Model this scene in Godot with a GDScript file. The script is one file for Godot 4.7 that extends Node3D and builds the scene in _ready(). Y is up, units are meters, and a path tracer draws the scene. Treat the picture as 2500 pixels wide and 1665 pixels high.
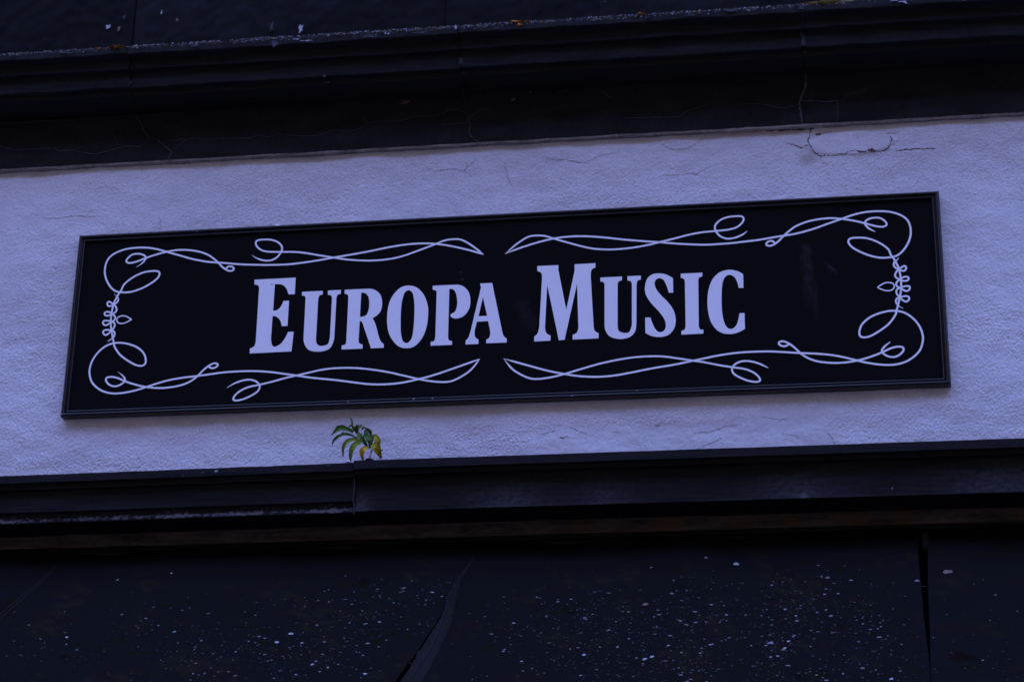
extends Node3D
# Street front seen from the pavement: black framed shop sign on a white plaster band between a moulded cornice and a ledge, canvas awnings below.
const SY := 3.8820          # height of the sign's middle above the pavement
const SIGN_W := 2.8
const SIGN_H := 0.6355
var grain := FastNoiseLite.new()
var rough := FastNoiseLite.new()
var rng := RandomNumberGenerator.new()
var M := {}

# ---------- helpers ----------
func tag(o: Node, label := "", category := "", group := "", kind := "") -> Node:
	if label: o.set_meta("label", label)
	if category: o.set_meta("category", category)
	if group: o.set_meta("group", group)
	if kind: o.set_meta("kind", kind)
	return o

func thing(called: String, label: String, category: String, at: Vector3, group := "") -> Node3D:
	var o := Node3D.new()
	o.name = called
	o.position = at
	add_child(o, true)
	tag(o, label, category, group)
	return o

func part(called: String, mesh: Mesh, m: Material, parent: Node) -> MeshInstance3D:
	var o := MeshInstance3D.new()
	o.name = called
	o.mesh = mesh
	o.material_override = null
	if m:
		for i in mesh.get_surface_count(): mesh.surface_set_material(i, m)
	parent.add_child(o, true)
	return o

func lin(r: float, g: float, b: float) -> Color:
	return Color(r, g, b).linear_to_srgb()

func material(r: float, g: float, b: float, roughness := 0.8, specular := 0.3) -> StandardMaterial3D:
	var m := StandardMaterial3D.new()
	m.albedo_color = lin(r, g, b)
	m.roughness = roughness
	m.metallic_specular = specular
	return m

func bump(m: StandardMaterial3D, freq: float, scale: float, depth: float, octaves := 4, size := 512) -> void:
	var n := FastNoiseLite.new()
	n.noise_type = FastNoiseLite.TYPE_SIMPLEX_SMOOTH
	n.frequency = freq
	n.fractal_octaves = octaves
	n.seed = 11
	var t := NoiseTexture2D.new()
	t.width = size
	t.height = size
	t.seamless = true
	t.as_normal_map = true
	t.bump_strength = depth
	t.noise = n
	m.normal_enabled = true
	m.normal_texture = t
	m.uv1_triplanar = true
	m.uv1_world_triplanar = true
	m.uv1_scale = Vector3.ONE * scale

func v_mat(roughness: float, specular: float) -> StandardMaterial3D:
	var m := StandardMaterial3D.new()
	m.vertex_color_use_as_albedo = true
	m.roughness = roughness
	m.metallic_specular = specular
	return m

func nz(x: float, y: float) -> float:      # smooth noise, about -1..1, one wave per unit
	return grain.get_noise_2d(x, y)

func gauss(d: float) -> float:
	return exp(-0.5 * d * d)

# a surface over the rectangle x0..x1, y0..y1 of a wall that faces +z; height(x, y) stands proud of it, tint(x, y) is its base colour
func relief(x0: float, x1: float, y0: float, y1: float, step: float, height: Callable, tint: Callable) -> ArrayMesh:
	var nx := int(ceil((x1 - x0) / step))
	var ny := int(ceil((y1 - y0) / step))
	var v := PackedVector3Array()
	var n := PackedVector3Array()
	var c := PackedColorArray()
	var hs := PackedFloat32Array()
	hs.resize((nx + 1) * (ny + 1))
	for j in ny + 1:
		for i in nx + 1:
			var x := x0 + (x1 - x0) * i / nx
			var y := y0 + (y1 - y0) * j / ny
			var h: float = height.call(x, y)
			hs[j * (nx + 1) + i] = h
			v.append(Vector3(x, y, h))
			c.append(tint.call(x, y))
	var dx := (x1 - x0) / nx
	var dy := (y1 - y0) / ny
	for j in ny + 1:
		for i in nx + 1:
			var a := hs[j * (nx + 1) + maxi(i - 1, 0)]
			var b := hs[j * (nx + 1) + mini(i + 1, nx)]
			var d := hs[maxi(j - 1, 0) * (nx + 1) + i]
			var e := hs[mini(j + 1, ny) * (nx + 1) + i]
			n.append(Vector3((a - b) / (2 * dx), (d - e) / (2 * dy), 1).normalized())
	var idx := PackedInt32Array()
	for j in ny:
		for i in nx:
			var k := j * (nx + 1) + i
			idx.append_array([k, k + nx + 1, k + nx + 2, k, k + nx + 2, k + 1])
	return from_arrays(v, n, c, idx)

func from_arrays(v: PackedVector3Array, n: PackedVector3Array, c: PackedColorArray, idx: PackedInt32Array) -> ArrayMesh:
	var a := []
	a.resize(Mesh.ARRAY_MAX)
	a[Mesh.ARRAY_VERTEX] = v
	a[Mesh.ARRAY_NORMAL] = n
	if c.size(): a[Mesh.ARRAY_COLOR] = c
	a[Mesh.ARRAY_INDEX] = idx
	var m := ArrayMesh.new()
	m.add_surface_from_arrays(Mesh.PRIMITIVE_TRIANGLES, a)
	return m

# a moulding: profile is a list of [y, z] from its foot upwards, run along x; tint(x, segment, t) is its base colour; wear is how far its edges wander
func moulding(profile: Array, x0: float, x1: float, step: float, tilt: float, wear: float, tint: Callable, caps := true, fine := 0.012) -> ArrayMesh:
	var nx := maxi(1, int(ceil((x1 - x0) / step)))
	var v := PackedVector3Array()
	var n := PackedVector3Array()
	var c := PackedColorArray()
	var idx := PackedInt32Array()
	for s in profile.size() - 1:
		var p: Array = profile[s]
		var q: Array = profile[s + 1]
		var d := Vector2(q[0] - p[0], q[1] - p[1])
		var rows := maxi(1, int(ceil(d.length() / fine)))
		var nn := Vector3(0, -d.y, d.x).normalized()
		var at := v.size()
		for j in rows + 1:
			var t := float(j) / rows
			for i in nx + 1:
				var x := x0 + (x1 - x0) * i / nx
				var y := lerpf(p[0], q[0], t)
				var z := lerpf(p[1], q[1], t)
				var wy := wear * nz(x * 7.0 + 31.0 * y, 3.0 + 9.0 * z) + wear * 0.5 * nz(x * 60.0, 20.0 * y + 40.0 * z)
				var wz := wear * nz(x * 6.0 + 17.0, 50.0 * y) + wear * 0.6 * nz(x * 45.0, 45.0 * y)
				v.append(Vector3(x, y + wy + tilt * (x - 0.1), z + wz))
				n.append(nn)
				c.append(tint.call(x, s, t))
		for j in rows:
			for i in nx:
				var k := at + j * (nx + 1) + i
				idx.append_array([k, k + nx + 1, k + nx + 2, k, k + nx + 2, k + 1])
	if caps:
		var flat := PackedVector2Array()
		for p in profile: flat.append(Vector2(p[1], p[0]))
		flat.append(Vector2(minf(-0.05, profile[0][1] - 0.01), profile[-1][0]))
		flat.append(Vector2(minf(-0.05, profile[0][1] - 0.01), profile[0][0]))
		var tri := Geometry2D.triangulate_polygon(flat)
		for side in 2:
			var x := x0 if side == 0 else x1
			var at := v.size()
			for f in flat:
				v.append(Vector3(x, f.y + tilt * (x - 0.1), f.x))
				n.append(Vector3(-1 if side == 0 else 1, 0, 0))
				c.append(tint.call(x, 0, 0.5))
			for k in tri: idx.append(at + k)
	return from_arrays(v, n, c, idx)

# points with a corner flag -> smooth outline: curves run through the soft points, corners stay sharp (units 0.1 mm)
func outline(a: Array) -> PackedVector2Array:
	var count := a.size() / 3
	var out := PackedVector2Array()
	for i in count:
		var p := [i - 1, i, i + 1, i + 2].map(func(k): return (k + count) % count)
		var q := p.map(func(k): return Vector2(a[k * 3], a[k * 3 + 1]) * 0.0001)
		var hard := p.map(func(k): return a[k * 3 + 2] == 1)
		out.append(q[1])
		if hard[1] and hard[2]: continue
		var t1: Vector2 = (q[2] - q[0]) * 0.5
		var t2: Vector2 = (q[3] - q[1]) * 0.5
		if hard[1]: t1 = (q[2] - q[1]) * 1.5 - t2 * 0.5
		if hard[2]: t2 = (q[2] - q[1]) * 1.5 - t1 * 0.5
		for k in range(1, 6):
			out.append(hermite(q[1], q[2], t1, t2, k / 6.0))
	return out

func hermite(a: Vector2, b: Vector2, ta: Vector2, tb: Vector2, t: float) -> Vector2:
	var t2 := t * t
	var t3 := t2 * t
	return a * (2 * t3 - 3 * t2 + 1) + ta * (t3 - 2 * t2 + t) + b * (3 * t2 - 2 * t3) + tb * (t3 - t2)

func open_curve(a: PackedVector2Array, per := 8) -> PackedVector2Array:
	var out := PackedVector2Array()
	for i in a.size() - 1:
		var t1 := (a[i + 1] - a[maxi(i - 1, 0)]) * 0.5
		var t2 := (a[mini(i + 2, a.size() - 1)] - a[i]) * 0.5
		var m := (a[i + 1] - a[i]).length()
		t1 = t1.limit_length(m * 1.1)
		t2 = t2.limit_length(m * 1.1)
		for k in per: out.append(hermite(a[i], a[i + 1], t1, t2, float(k) / per))
	out.append(a[-1])
	return out

func pairs(a: Array, unit := 0.001) -> PackedVector2Array:
	var out := PackedVector2Array()
	for i in a.size() / 2: out.append(Vector2(a[i * 2], a[i * 2 + 1]) * unit)
	return out

# a flat cut-out of thickness z1 - z0 with side walls
func cut_out(face: PackedVector2Array, rims: Array, z0: float, z1: float) -> ArrayMesh:
	var st := SurfaceTool.new()
	st.begin(Mesh.PRIMITIVE_TRIANGLES)
	var tri := Geometry2D.triangulate_polygon(face)
	st.set_normal(Vector3.BACK)
	for k in range(0, tri.size(), 3):
		var p := [face[tri[k]], face[tri[k + 1]], face[tri[k + 2]]]
		if (p[1] - p[0]).cross(p[2] - p[0]) > 0: p.reverse()
		for q in p: st.add_vertex(Vector3(q.x, q.y, z1))
	for rim in rims:
		for i in rim.size():
			var a: Vector2 = rim[i]
			var b: Vector2 = rim[(i + 1) % rim.size()]
			var d := (b - a).normalized()
			st.set_normal(Vector3(d.y, -d.x, 0) if not Geometry2D.is_polygon_clockwise(rim) else Vector3(-d.y, d.x, 0))
			for q in [Vector3(a.x, a.y, z1), Vector3(b.x, b.y, z1), Vector3(b.x, b.y, z0), Vector3(a.x, a.y, z1), Vector3(b.x, b.y, z0), Vector3(a.x, a.y, z0)]: st.add_vertex(q)
	return st.commit()

func add_letter(sign_root: Node3D, rim: Array, counter: Array) -> void:
	var o := outline(rim)
	var face := o.duplicate()
	var rims := [o]
	if counter.size():
		var h := outline(counter)
		rims.append(h)
		if Geometry2D.is_polygon_clockwise(h) == Geometry2D.is_polygon_clockwise(o): h.reverse()
		var best := 1e9
		var bi := 0
		var bj := 0
		for i in o.size():
			for j in h.size():
				var d := o[i].distance_squared_to(h[j])
				if d < best:
					best = d
					bi = i
					bj = j
		face = PackedVector2Array()
		for i in bi + 1: face.append(o[i])
		for j in h.size(): face.append(h[(bj + j) % h.size()])
		var side := (h[bj] - o[bi]).orthogonal().normalized() * 0.00002
		face.append(h[bj] + side)
		face.append(o[bi] + side)
		for i in range(bi + 1, o.size()): face.append(o[i])
		if Geometry2D.triangulate_polygon(face).is_empty():
			face[face.size() - (o.size() - bi - 1) - 2] -= side * 2
			face[face.size() - (o.size() - bi - 1) - 1] -= side * 2
	part("letter", cut_out(face, rims, 0.0200, 0.0212), M.vinyl, sign_root)

var scrolls := 0
func scroll_mesh(line: PackedVector2Array, taper_in: bool, taper_out: bool, width: float, base: float) -> ArrayMesh:
	var length := 0.0
	for i in line.size() - 1: length += line[i].distance_to(line[i + 1])
	var st := SurfaceTool.new()
	st.begin(Mesh.PRIMITIVE_TRIANGLES)
	var run := 0.0
	var rows := []
	for i in line.size():
		if i: run += line[i].distance_to(line[i - 1])
		var d := (line[mini(i + 1, line.size() - 1)] - line[maxi(i - 1, 0)]).normalized()
		var w := width * 0.5
		if taper_in: w *= clampf(0.12 + run / 0.04, 0, 1)
		if taper_out: w *= clampf(0.3 + (length - run) / 0.03, 0, 1)
		var s := Vector2(-d.y, d.x) * w
		var z := base + 0.0012 * run / length
		rows.append([line[i] + s, line[i], line[i] - s, z])
	st.set_normal(Vector3.BACK)
	for i in rows.size() - 1:
		var p: Array = rows[i]
		var q: Array = rows[i + 1]
		for k in [[p, 0], [q, 0], [q, 2], [p, 0], [q, 2], [p, 2]]:
			var e: Vector2 = k[0][k[1]]
			st.add_vertex(Vector3(e.x, e.y, k[0][3]))
	return st.commit()

func add_scroll(sign_root: Node3D, a: Array, taper_in: int, taper_out: int, width_mm: float) -> void:
	var line := open_curve(pairs(a, 0.0001), 7)
	scrolls += 1
	var base := 0.0205 + 0.00012 * scrolls
	part("scroll_line", scroll_mesh(line, taper_in == 1, taper_out == 1, width_mm * 0.001, base), M.vinyl, sign_root)
	var other := PackedVector2Array()      # the border is the same on the sign's other half, mirrored
	for q in line: other.append(Vector2(0.006 - q.x, q.y - 0.001 + 0.0015 * q.x))
	other.reverse()
	part("scroll_line", scroll_mesh(other, taper_out == 1, taper_in == 1, width_mm * 0.001, base), M.vinyl, sign_root)

# a crack: a thin dark gap that follows the wall
func ribbon(points: PackedVector3Array, width: float, normal: Vector3, jitter: float) -> ArrayMesh:
	var st := SurfaceTool.new()
	st.begin(Mesh.PRIMITIVE_TRIANGLES)
	st.set_normal(normal)
	var rows := []
	for i in points.size():
		var t := float(i) / (points.size() - 1)
		var d := (points[mini(i + 1, points.size() - 1)] - points[maxi(i - 1, 0)]).normalized()
		var s := d.cross(normal).normalized()
		var w := width * 0.5 * (0.25 + 0.75 * pow(sin(PI * clampf(0.08 + t * 0.86, 0, 1)), 0.6)) * (1.0 + jitter * nz(points[i].x * 90.0, points[i].y * 90.0))
		rows.append([points[i] + s * w, points[i] - s * w])
	for i in rows.size() - 1:
		for q in [rows[i][0], rows[i][1], rows[i + 1][1], rows[i][0], rows[i + 1][1], rows[i + 1][0]]: st.add_vertex(q)
	return st.commit()

func add_crack(wall: Node, a: Array, width_mm: float) -> void:
	var line := open_curve(pairs(a), 6)
	var pts := PackedVector3Array()
	for q in line:
		var x := q.x + 0.002 * nz(q.x * 70.0, q.y * 70.0)
		var y := q.y + 0.002 * nz(q.x * 80.0 + 9.0, q.y * 80.0)
		var z := -1.0
		for e in [Vector2.ZERO, Vector2(0.003, 0), Vector2(-0.003, 0), Vector2(0, 0.003), Vector2(0, -0.003)]:
			z = maxf(z, plaster_height(x + e.x, y + e.y))
		pts.append(Vector3(x, y, z + 0.0003))
	part("crack", ribbon(pts, width_mm * (0.00085 if width_mm > 2.9 else 0.0008), Vector3.BACK, 0.9), M.crack if width_mm > 2.9 else M.hairline, wall)

func add_pale_crack(wall: Node, a: Array, width_mm: float) -> void:
	var flat := PackedVector2Array()
	var deep := PackedVector2Array()
	for i in a.size() / 3:
		flat.append(Vector2(a[i * 3], a[i * 3 + 1]) * 0.001)
		deep.append(Vector2(a[i * 3 + 2] * 0.001, 0))
	flat = open_curve(flat, 5)
	deep = open_curve(deep, 5)
	var pts := PackedVector3Array()
	var soffit: bool = a[2] > 30 and a[1] >= 750
	for i in flat.size():
		var q := flat[i]
		pts.append(Vector3(q.x + 0.0018 * nz(q.x * 70.0, q.y * 70.0), q.y + 0.0018 * nz(q.x * 80.0 + 5.0, q.y * 80.0), deep[i].x + 0.0022))
	var o := part("crack", ribbon(pts, width_mm * 0.0009, Vector3.BACK, 0.9), M.filler, wall)
	o.set_meta("label", "pale hairline crack in the dark paint")

# ---------- the plaster band ----------
func patch_mask(x: float, y: float) -> float:     # the loose blister of plaster below the architrave's crack
	var d := Vector2((x - 1.137) / 0.135, (y - 0.512) / 0.042).length() + 0.12 * nz(x * 14.0, y * 14.0)
	return 1.0 - smoothstep(0.93, 1.03, d)

func trowel_mask(x: float, y: float) -> float:    # the smooth repair above the ledge
	var top := -0.405 + 0.03 * nz(x * 3.0, 2.0) + 0.025 * clampf((x - 0.2) / 0.6, 0, 1)
	return (1.0 - smoothstep(top - 0.012, top + 0.012, y)) * smoothstep(0.10, 0.2, x) * (1.0 - smoothstep(0.95, 1.1, x))

func plaster_height(x: float, y: float) -> float:
	var s := maxf(trowel_mask(x, y) * 0.8, patch_mask(x, y) * 0.45)
	var calm := 0.72 + 0.28 * smoothstep(-0.3, 0.3, nz(x * 1.7 + 5.0, y * 3.0))
	var wx := x + 0.006 * nz(x * 18.0, y * 18.0)
	var wy := y + 0.004 * nz(x * 15.0 + 9.0, y * 22.0) + 0.05 * x
	var h := 0.0004 * nz(wx * 50.0, wy * 105.0) + 0.0014 * nz(wx * 105.0 + 7.0, wy * 205.0) + 0.0013 * nz(x * 190.0, wy * 310.0)
	h += 0.0004 * nz(wx * 22.0 + 3.0, wy * 70.0)
	h *= (1.0 - s) * calm * 0.95
	h += 0.0035 * nz(x * 2.2, y * 3.0 + 8.0) + 0.0014 * nz(x * 8.0, y * 13.0)
	return h + 0.003 * patch_mask(x, y) - 0.0012 * trowel_mask(x, y)

func plaster_tint(x: float, y: float) -> Color:
	var k := 0.68 + 0.045 * nz(x * 1.6, y * 2.6) + 0.03 * nz(x * 4.0 + 2.0, y * 11.0) + 0.03 * nz(x * 14.0, y * 30.0) + 0.045 * nz(x * 110.0, y * 190.0) + 0.055 * nz(x * 230.0, y * 300.0)
	var c := Color(k, k * 0.995, k * 0.985)
	# damp stains by the open crack, grime where water runs off the architrave and the ledge
	var damp := 0.55 * gauss(Vector2((x - 1.005) / 0.022, (y - 0.465) / 0.016).length()) + 0.35 * gauss(Vector2((x - 1.17) / 0.05, (y - 0.468) / 0.006).length())
	damp += 0.4 * gauss((y - 0.566) / 0.007) * smoothstep(0.68, 0.78, x) * (1.0 - smoothstep(0.98, 1.03, x))
	damp += 0.10 * smoothstep(0.0, 0.5, nz(x * 9.0, y * 40.0 + 4.0)) * gauss((y - 0.57) / 0.03)
	c = c.lerp(Color(0.30, 0.21, 0.14), clampf(damp, 0, 0.8))
	var soil := smoothstep(0.25, 0.6, nz(x * 16.0, 3.5)) * gauss((y + 0.525) / 0.006) * 0.6
	return c.lerp(Color(0.08, 0.075, 0.07), clampf(soil, 0, 1))

# ---------- dark painted trim ----------
func paint(x: float, y: float, k := 1.0) -> Color:
	var t := k * (0.0155 + 0.004 * nz(x * 5.0, y * 9.0) + 0.0025 * nz(x * 40.0, y * 60.0))
	return Color(t, t, t * 1.04)

func cornice_tint(x: float, s: int, t: float) -> Color:
	var c := paint(x, s * 3.0 + t, 1.35)
	if s >= 7:      # the top lip, weathered to bare cement in places
		var worn := smoothstep(0.25, 0.7, 0.6 * nz(x * 60.0, 9.0 + 4.0 * t) + 0.6 * nz(x * 190.0, t * 9.0) + (1.1 * (t - 0.85) if s == 7 else 0.1))
		c = c.lerp(Color(0.10, 0.098, 0.095), worn * 0.6)
	return c

func trim_tint(x: float, s: int, t: float) -> Color:
	return paint(x, s * 5.0 + t * 0.4, 1.3)

func ledge_left_tint(x: float, s: int, t: float) -> Color:
	var c := paint(x, s * 4.0 + t, 1.3)
	if s == 1:       # the lowest member, its paint rubbed through to a chalky coat
		var amount := 0.55 + 0.35 * gauss((x + 0.87) / 0.2) + 0.3 * gauss((x + 0.5) / 0.08) - 0.3 * gauss((x + 0.66) / 0.04)
		var rub := smoothstep(0.0, 0.45, amount * gauss((t - 0.24) / 0.16) - 0.36 + 0.45 * nz(x * 38.0, t * 6.0) + 0.35 * nz(x * 150.0, t * 14.0) + 0.25 * nz(x * 7.0, 2.0))
		c = c.lerp(Color(0.23, 0.22, 0.25), rub * 0.75)
	if s == 3 or s == 7:
		c = c * (1.0 + 0.2 * nz(x * 3.0, t))
	return c

func ledge_right_tint(x: float, s: int, t: float) -> Color:
	var c := paint(x, s * 4.0 + t, 1.3)
	if s == 1:       # salt bloom creeping up from the drip edge
		var y := t * 0.107
		var b := 0.0
		for k in [[0.071, 0.075, 0.05, 1.0], [0.369, 0.06, 0.045, 0.7], [0.938, 0.08, 0.05, 1.0], [1.523, 0.1, 0.06, 0.9], [-0.384, 0.022, 0.035, 1.3]]:
			b += k[3] * gauss((x - k[0]) / k[1]) * gauss(y / k[2])
		b *= clampf(0.5 + 0.3 * nz(x * 40.0, y * 60.0) + 0.3 * nz(x * 230.0, y * 200.0), 0, 2)
		b += 1.2 * gauss((x - 0.955) / 0.008) * gauss((y - 0.005) / 0.008)
		b += 0.25 * gauss(y / 0.0025) * (0.5 + nz(x * 5.0, 1.0))
		c = c.lerp(Color(0.24, 0.24, 0.27), clampf(b * 0.24, 0, 0.7))
	return c

# ---------- awnings: the cloth slopes down and outwards from under the ledge ----------
const AWNING_Y := -0.74
const AWNING_Z := -0.08
func sag(u: float, v: float) -> float:
	return 0.006 * nz(u * 1.6, v * 1.1 + 4.0) + 0.0025 * nz(u * 5.0, v * 3.0) + 0.0006 * nz(u * 30.0, v * 22.0)

func on_awning(u: float, v: float, up := 0.0) -> Vector3:
	var h := sag(u, v) + up
	return Vector3(u, AWNING_Y + (h - v) * 0.70711, AWNING_Z + (h + v) * 0.70711)

# the cloth between two edges, each a list of (u, v)
func cloth(left: Callable, right: Callable, v0: float, v1: float, nu: int, nv: int, up: Callable, faded := 1.0) -> ArrayMesh:
	var st := SurfaceTool.new()
	st.begin(Mesh.PRIMITIVE_TRIANGLES)
	st.set_smooth_group(0)
	for j in nv + 1:
		var v := lerpf(v0, v1, float(j) / nv)
		var a: float = left.call(v)
		var b: float = right.call(v)
		for i in nu + 1:
			var t := float(i) / nu
			var u := lerpf(a, b, t)
			var k := 0.0105 + 0.0018 * nz(u * 4.0, v * 4.0) + 0.0015 * nz(u * 30.0, v * 30.0)
			k *= faded
			st.set_color(Color(k, k * 0.98, k * 0.92))
			st.add_vertex(on_awning(u, v, up.call(t, v)))
	for j in nv:
		for i in nu:
			var k := j * (nu + 1) + i
			for q in [k, k + nu + 2, k + nu + 1, k, k + 1, k + nu + 2]: st.add_index(q)
	st.generate_normals()
	return st.commit()

func edge(a: Array) -> Callable:
	var p := open_curve(pairs(a), 4)
	return func(v: float) -> float:
		if v <= p[0].y: return p[0].x
		for i in p.size() - 1:
			if v <= p[i + 1].y: return lerpf(p[i].x, p[i + 1].x, (v - p[i].y) / maxf(0.0001, p[i + 1].y - p[i].y))
		var d := p[-1] - p[-4]
		return p[-1].x + d.x / d.y * (v - p[-1].y)

func spot(st: SurfaceTool, u: float, v: float, ru: float, rv: float, c: Color, seed_: float) -> void:
	st.set_color(c)
	var normal := Vector3(0, 0.70711, 0.70711)
	st.set_normal(normal)
	var ring := []
	var n := 9
	for i in n:
		var a := TAU * i / n
		var w := 1.0 + 0.45 * nz(cos(a) * 1.3 + seed_, sin(a) * 1.3 + seed_ * 0.7)
		ring.append(on_awning(u + ru * w * cos(a), v + rv * w * sin(a), 0.0009))
	var mid := on_awning(u, v, 0.0013)
	for i in n:
		for q in [mid, ring[i], ring[(i + 1) % n]]: st.add_vertex(q)

# ---------- the plant ----------
func add_leaf(plant: Node3D, a: Array, width_mm: float, kind: String, z: float, bulge: float) -> void:
	var spine := open_curve(pairs(a, 0.0001), 5)
	var st := SurfaceTool.new()
	st.begin(Mesh.PRIMITIVE_TRIANGLES)
	st.set_smooth_group(0)
	var colour: Color = {"yellow": Color(0.52, 0.33, 0.02), "green": Color(0.17, 0.24, 0.03), "dark": Color(0.06, 0.10, 0.025), "teal": Color(0.065, 0.14, 0.03), "olive": Color(0.33, 0.31, 0.03)}[kind]
	var n := spine.size()
	var rows := 5
	for i in n:
		var t := float(i) / (n - 1)
		var d := (spine[mini(i + 1, n - 1)] - spine[maxi(i - 1, 0)]).normalized()
		var s := Vector2(-d.y, d.x)
		var w := width_mm * (0.00056 if kind in ["yellow", "olive", "green"] else 0.00047) * pow(sin(PI * clampf(0.06 + 0.92 * pow(t, 0.85), 0, 1)), 0.75)
		w *= 1.0 + (0.35 if kind in ["dark", "teal"] else 0.08) * nz(t * 4.0 + a[0] * 0.01, a[1] * 0.01)
		for k in rows:
			var e := (k - 2) * 0.5
			var ripple := 0.12 * nz(t * 6.0 + k * 3.0, a[0] * 0.02) if k in [0, 4] else 0.0
			var q := spine[i] + s * w * e * (1.0 + ripple)
			var fold := absf(e) * w * 0.55
			var tone := 1.0 + 0.25 * nz(q.x * 160.0, q.y * 160.0) + (0.35 if k == 2 else 0.0)
			var c := colour * tone
			if kind in ["yellow", "olive"]: c = c.lerp(Color(0.25, 0.10, 0.02), 0.5 * smoothstep(0.0, 0.4, nz(q.x * 90.0 + 4.0, q.y * 90.0)) + 0.3 * smoothstep(0.75, 1.0, t))
			st.set_color(c)
			st.add_vertex(Vector3(q.x, q.y, z + bulge * sin(PI * t) + fold))
	for i in n - 1:
		for k in rows - 1:
			var b := i * rows + k
			for q in [b, b + rows, b + rows + 1, b, b + rows + 1, b + 1]: st.add_index(q)
	st.generate_normals()
	var leaf := part("leaf", st.commit(), M.leaf, plant)
	if kind == "yellow": leaf.set_meta("label", "yellowed leaf hanging over the ledge")

func tube(points: PackedVector3Array, r0: float, r1: float) -> ArrayMesh:
	var st := SurfaceTool.new()
	st.begin(Mesh.PRIMITIVE_TRIANGLES)
	st.set_smooth_group(0)
	var n := 7
	for i in points.size():
		var t := float(i) / (points.size() - 1)
		var d := (points[mini(i + 1, points.size() - 1)] - points[maxi(i - 1, 0)]).normalized()
		var s := d.cross(Vector3(0.3, 0.2, 1)).normalized()
		var b := d.cross(s)
		for k in n:
			st.add_vertex(points[i] + (s * cos(TAU * k / n) + b * sin(TAU * k / n)) * lerpf(r0, r1, t))
	for i in points.size() - 1:
		for k in n:
			var a := i * n + k
			var c := i * n + (k + 1) % n
			for q in [a, c, c + n, a, c + n, a + n]: st.add_index(q)
	st.generate_normals()
	return st.commit()

func add_stem(plant: Node3D, a: Array, z: float, r0: float, r1: float, m: Material) -> void:
	var pts := PackedVector3Array()
	for q in open_curve(pairs(a, 0.0001), 4): pts.append(Vector3(q.x, q.y, z))
	part("stem", tube(pts, r0, r1), m, plant)

# a small lumpy clod (moss, grit): a sphere pushed about by noise
func clod(size: Vector3, seed_: float, lumps: float, tint: Callable) -> ArrayMesh:
	var st := SurfaceTool.new()
	st.begin(Mesh.PRIMITIVE_TRIANGLES)
	st.set_smooth_group(0)
	var rings := 12
	var n := 20
	for j in rings + 1:
		for k in n:
			var a := PI * j / rings
			var b := TAU * k / n
			var d := Vector3(sin(a) * cos(b), cos(a), sin(a) * sin(b))
			var w := 1.0 + lumps * grain.get_noise_3d(d.x * 2.6 + seed_, d.y * 2.6, d.z * 2.6) + lumps * 0.6 * grain.get_noise_3d(d.x * 7.0, d.y * 7.0 + seed_, d.z * 7.0)
			st.set_color(tint.call(grain.get_noise_3d(d.x * 4.0 - seed_, d.y * 4.0, d.z * 4.0)))
			st.add_vertex(d * size * w)
	for j in rings:
		for k in n:
			var a := j * n + k
			var c := j * n + (k + 1) % n
			for q in [a, c, c + n, a, c + n, a + n]: st.add_index(q)
	st.generate_normals()
	return st.commit()

# a chip of lifted paint: a small curled, ragged shell
func chip(w: float, h: float, seed_: float, curl: float) -> ArrayMesh:
	var st := SurfaceTool.new()
	st.begin(Mesh.PRIMITIVE_TRIANGLES)
	st.set_smooth_group(0)
	var n := 11
	st.add_vertex(Vector3(0, 0, 0.001))
	for k in n:
		var a := TAU * k / n
		var r := 0.5 * (1.0 + 0.9 * nz(cos(a) * 1.5 + seed_, sin(a) * 1.5 + seed_ * 1.7))
		st.add_vertex(Vector3(w * r * cos(a), h * r * sin(a), 0.0015 + curl * maxf(0.0, -sin(a))))
	for k in n:
		for q in [0, 1 + (k + 1) % n, 1 + k]: st.add_index(q)
	st.generate_normals()
	return st.commit()

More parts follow.
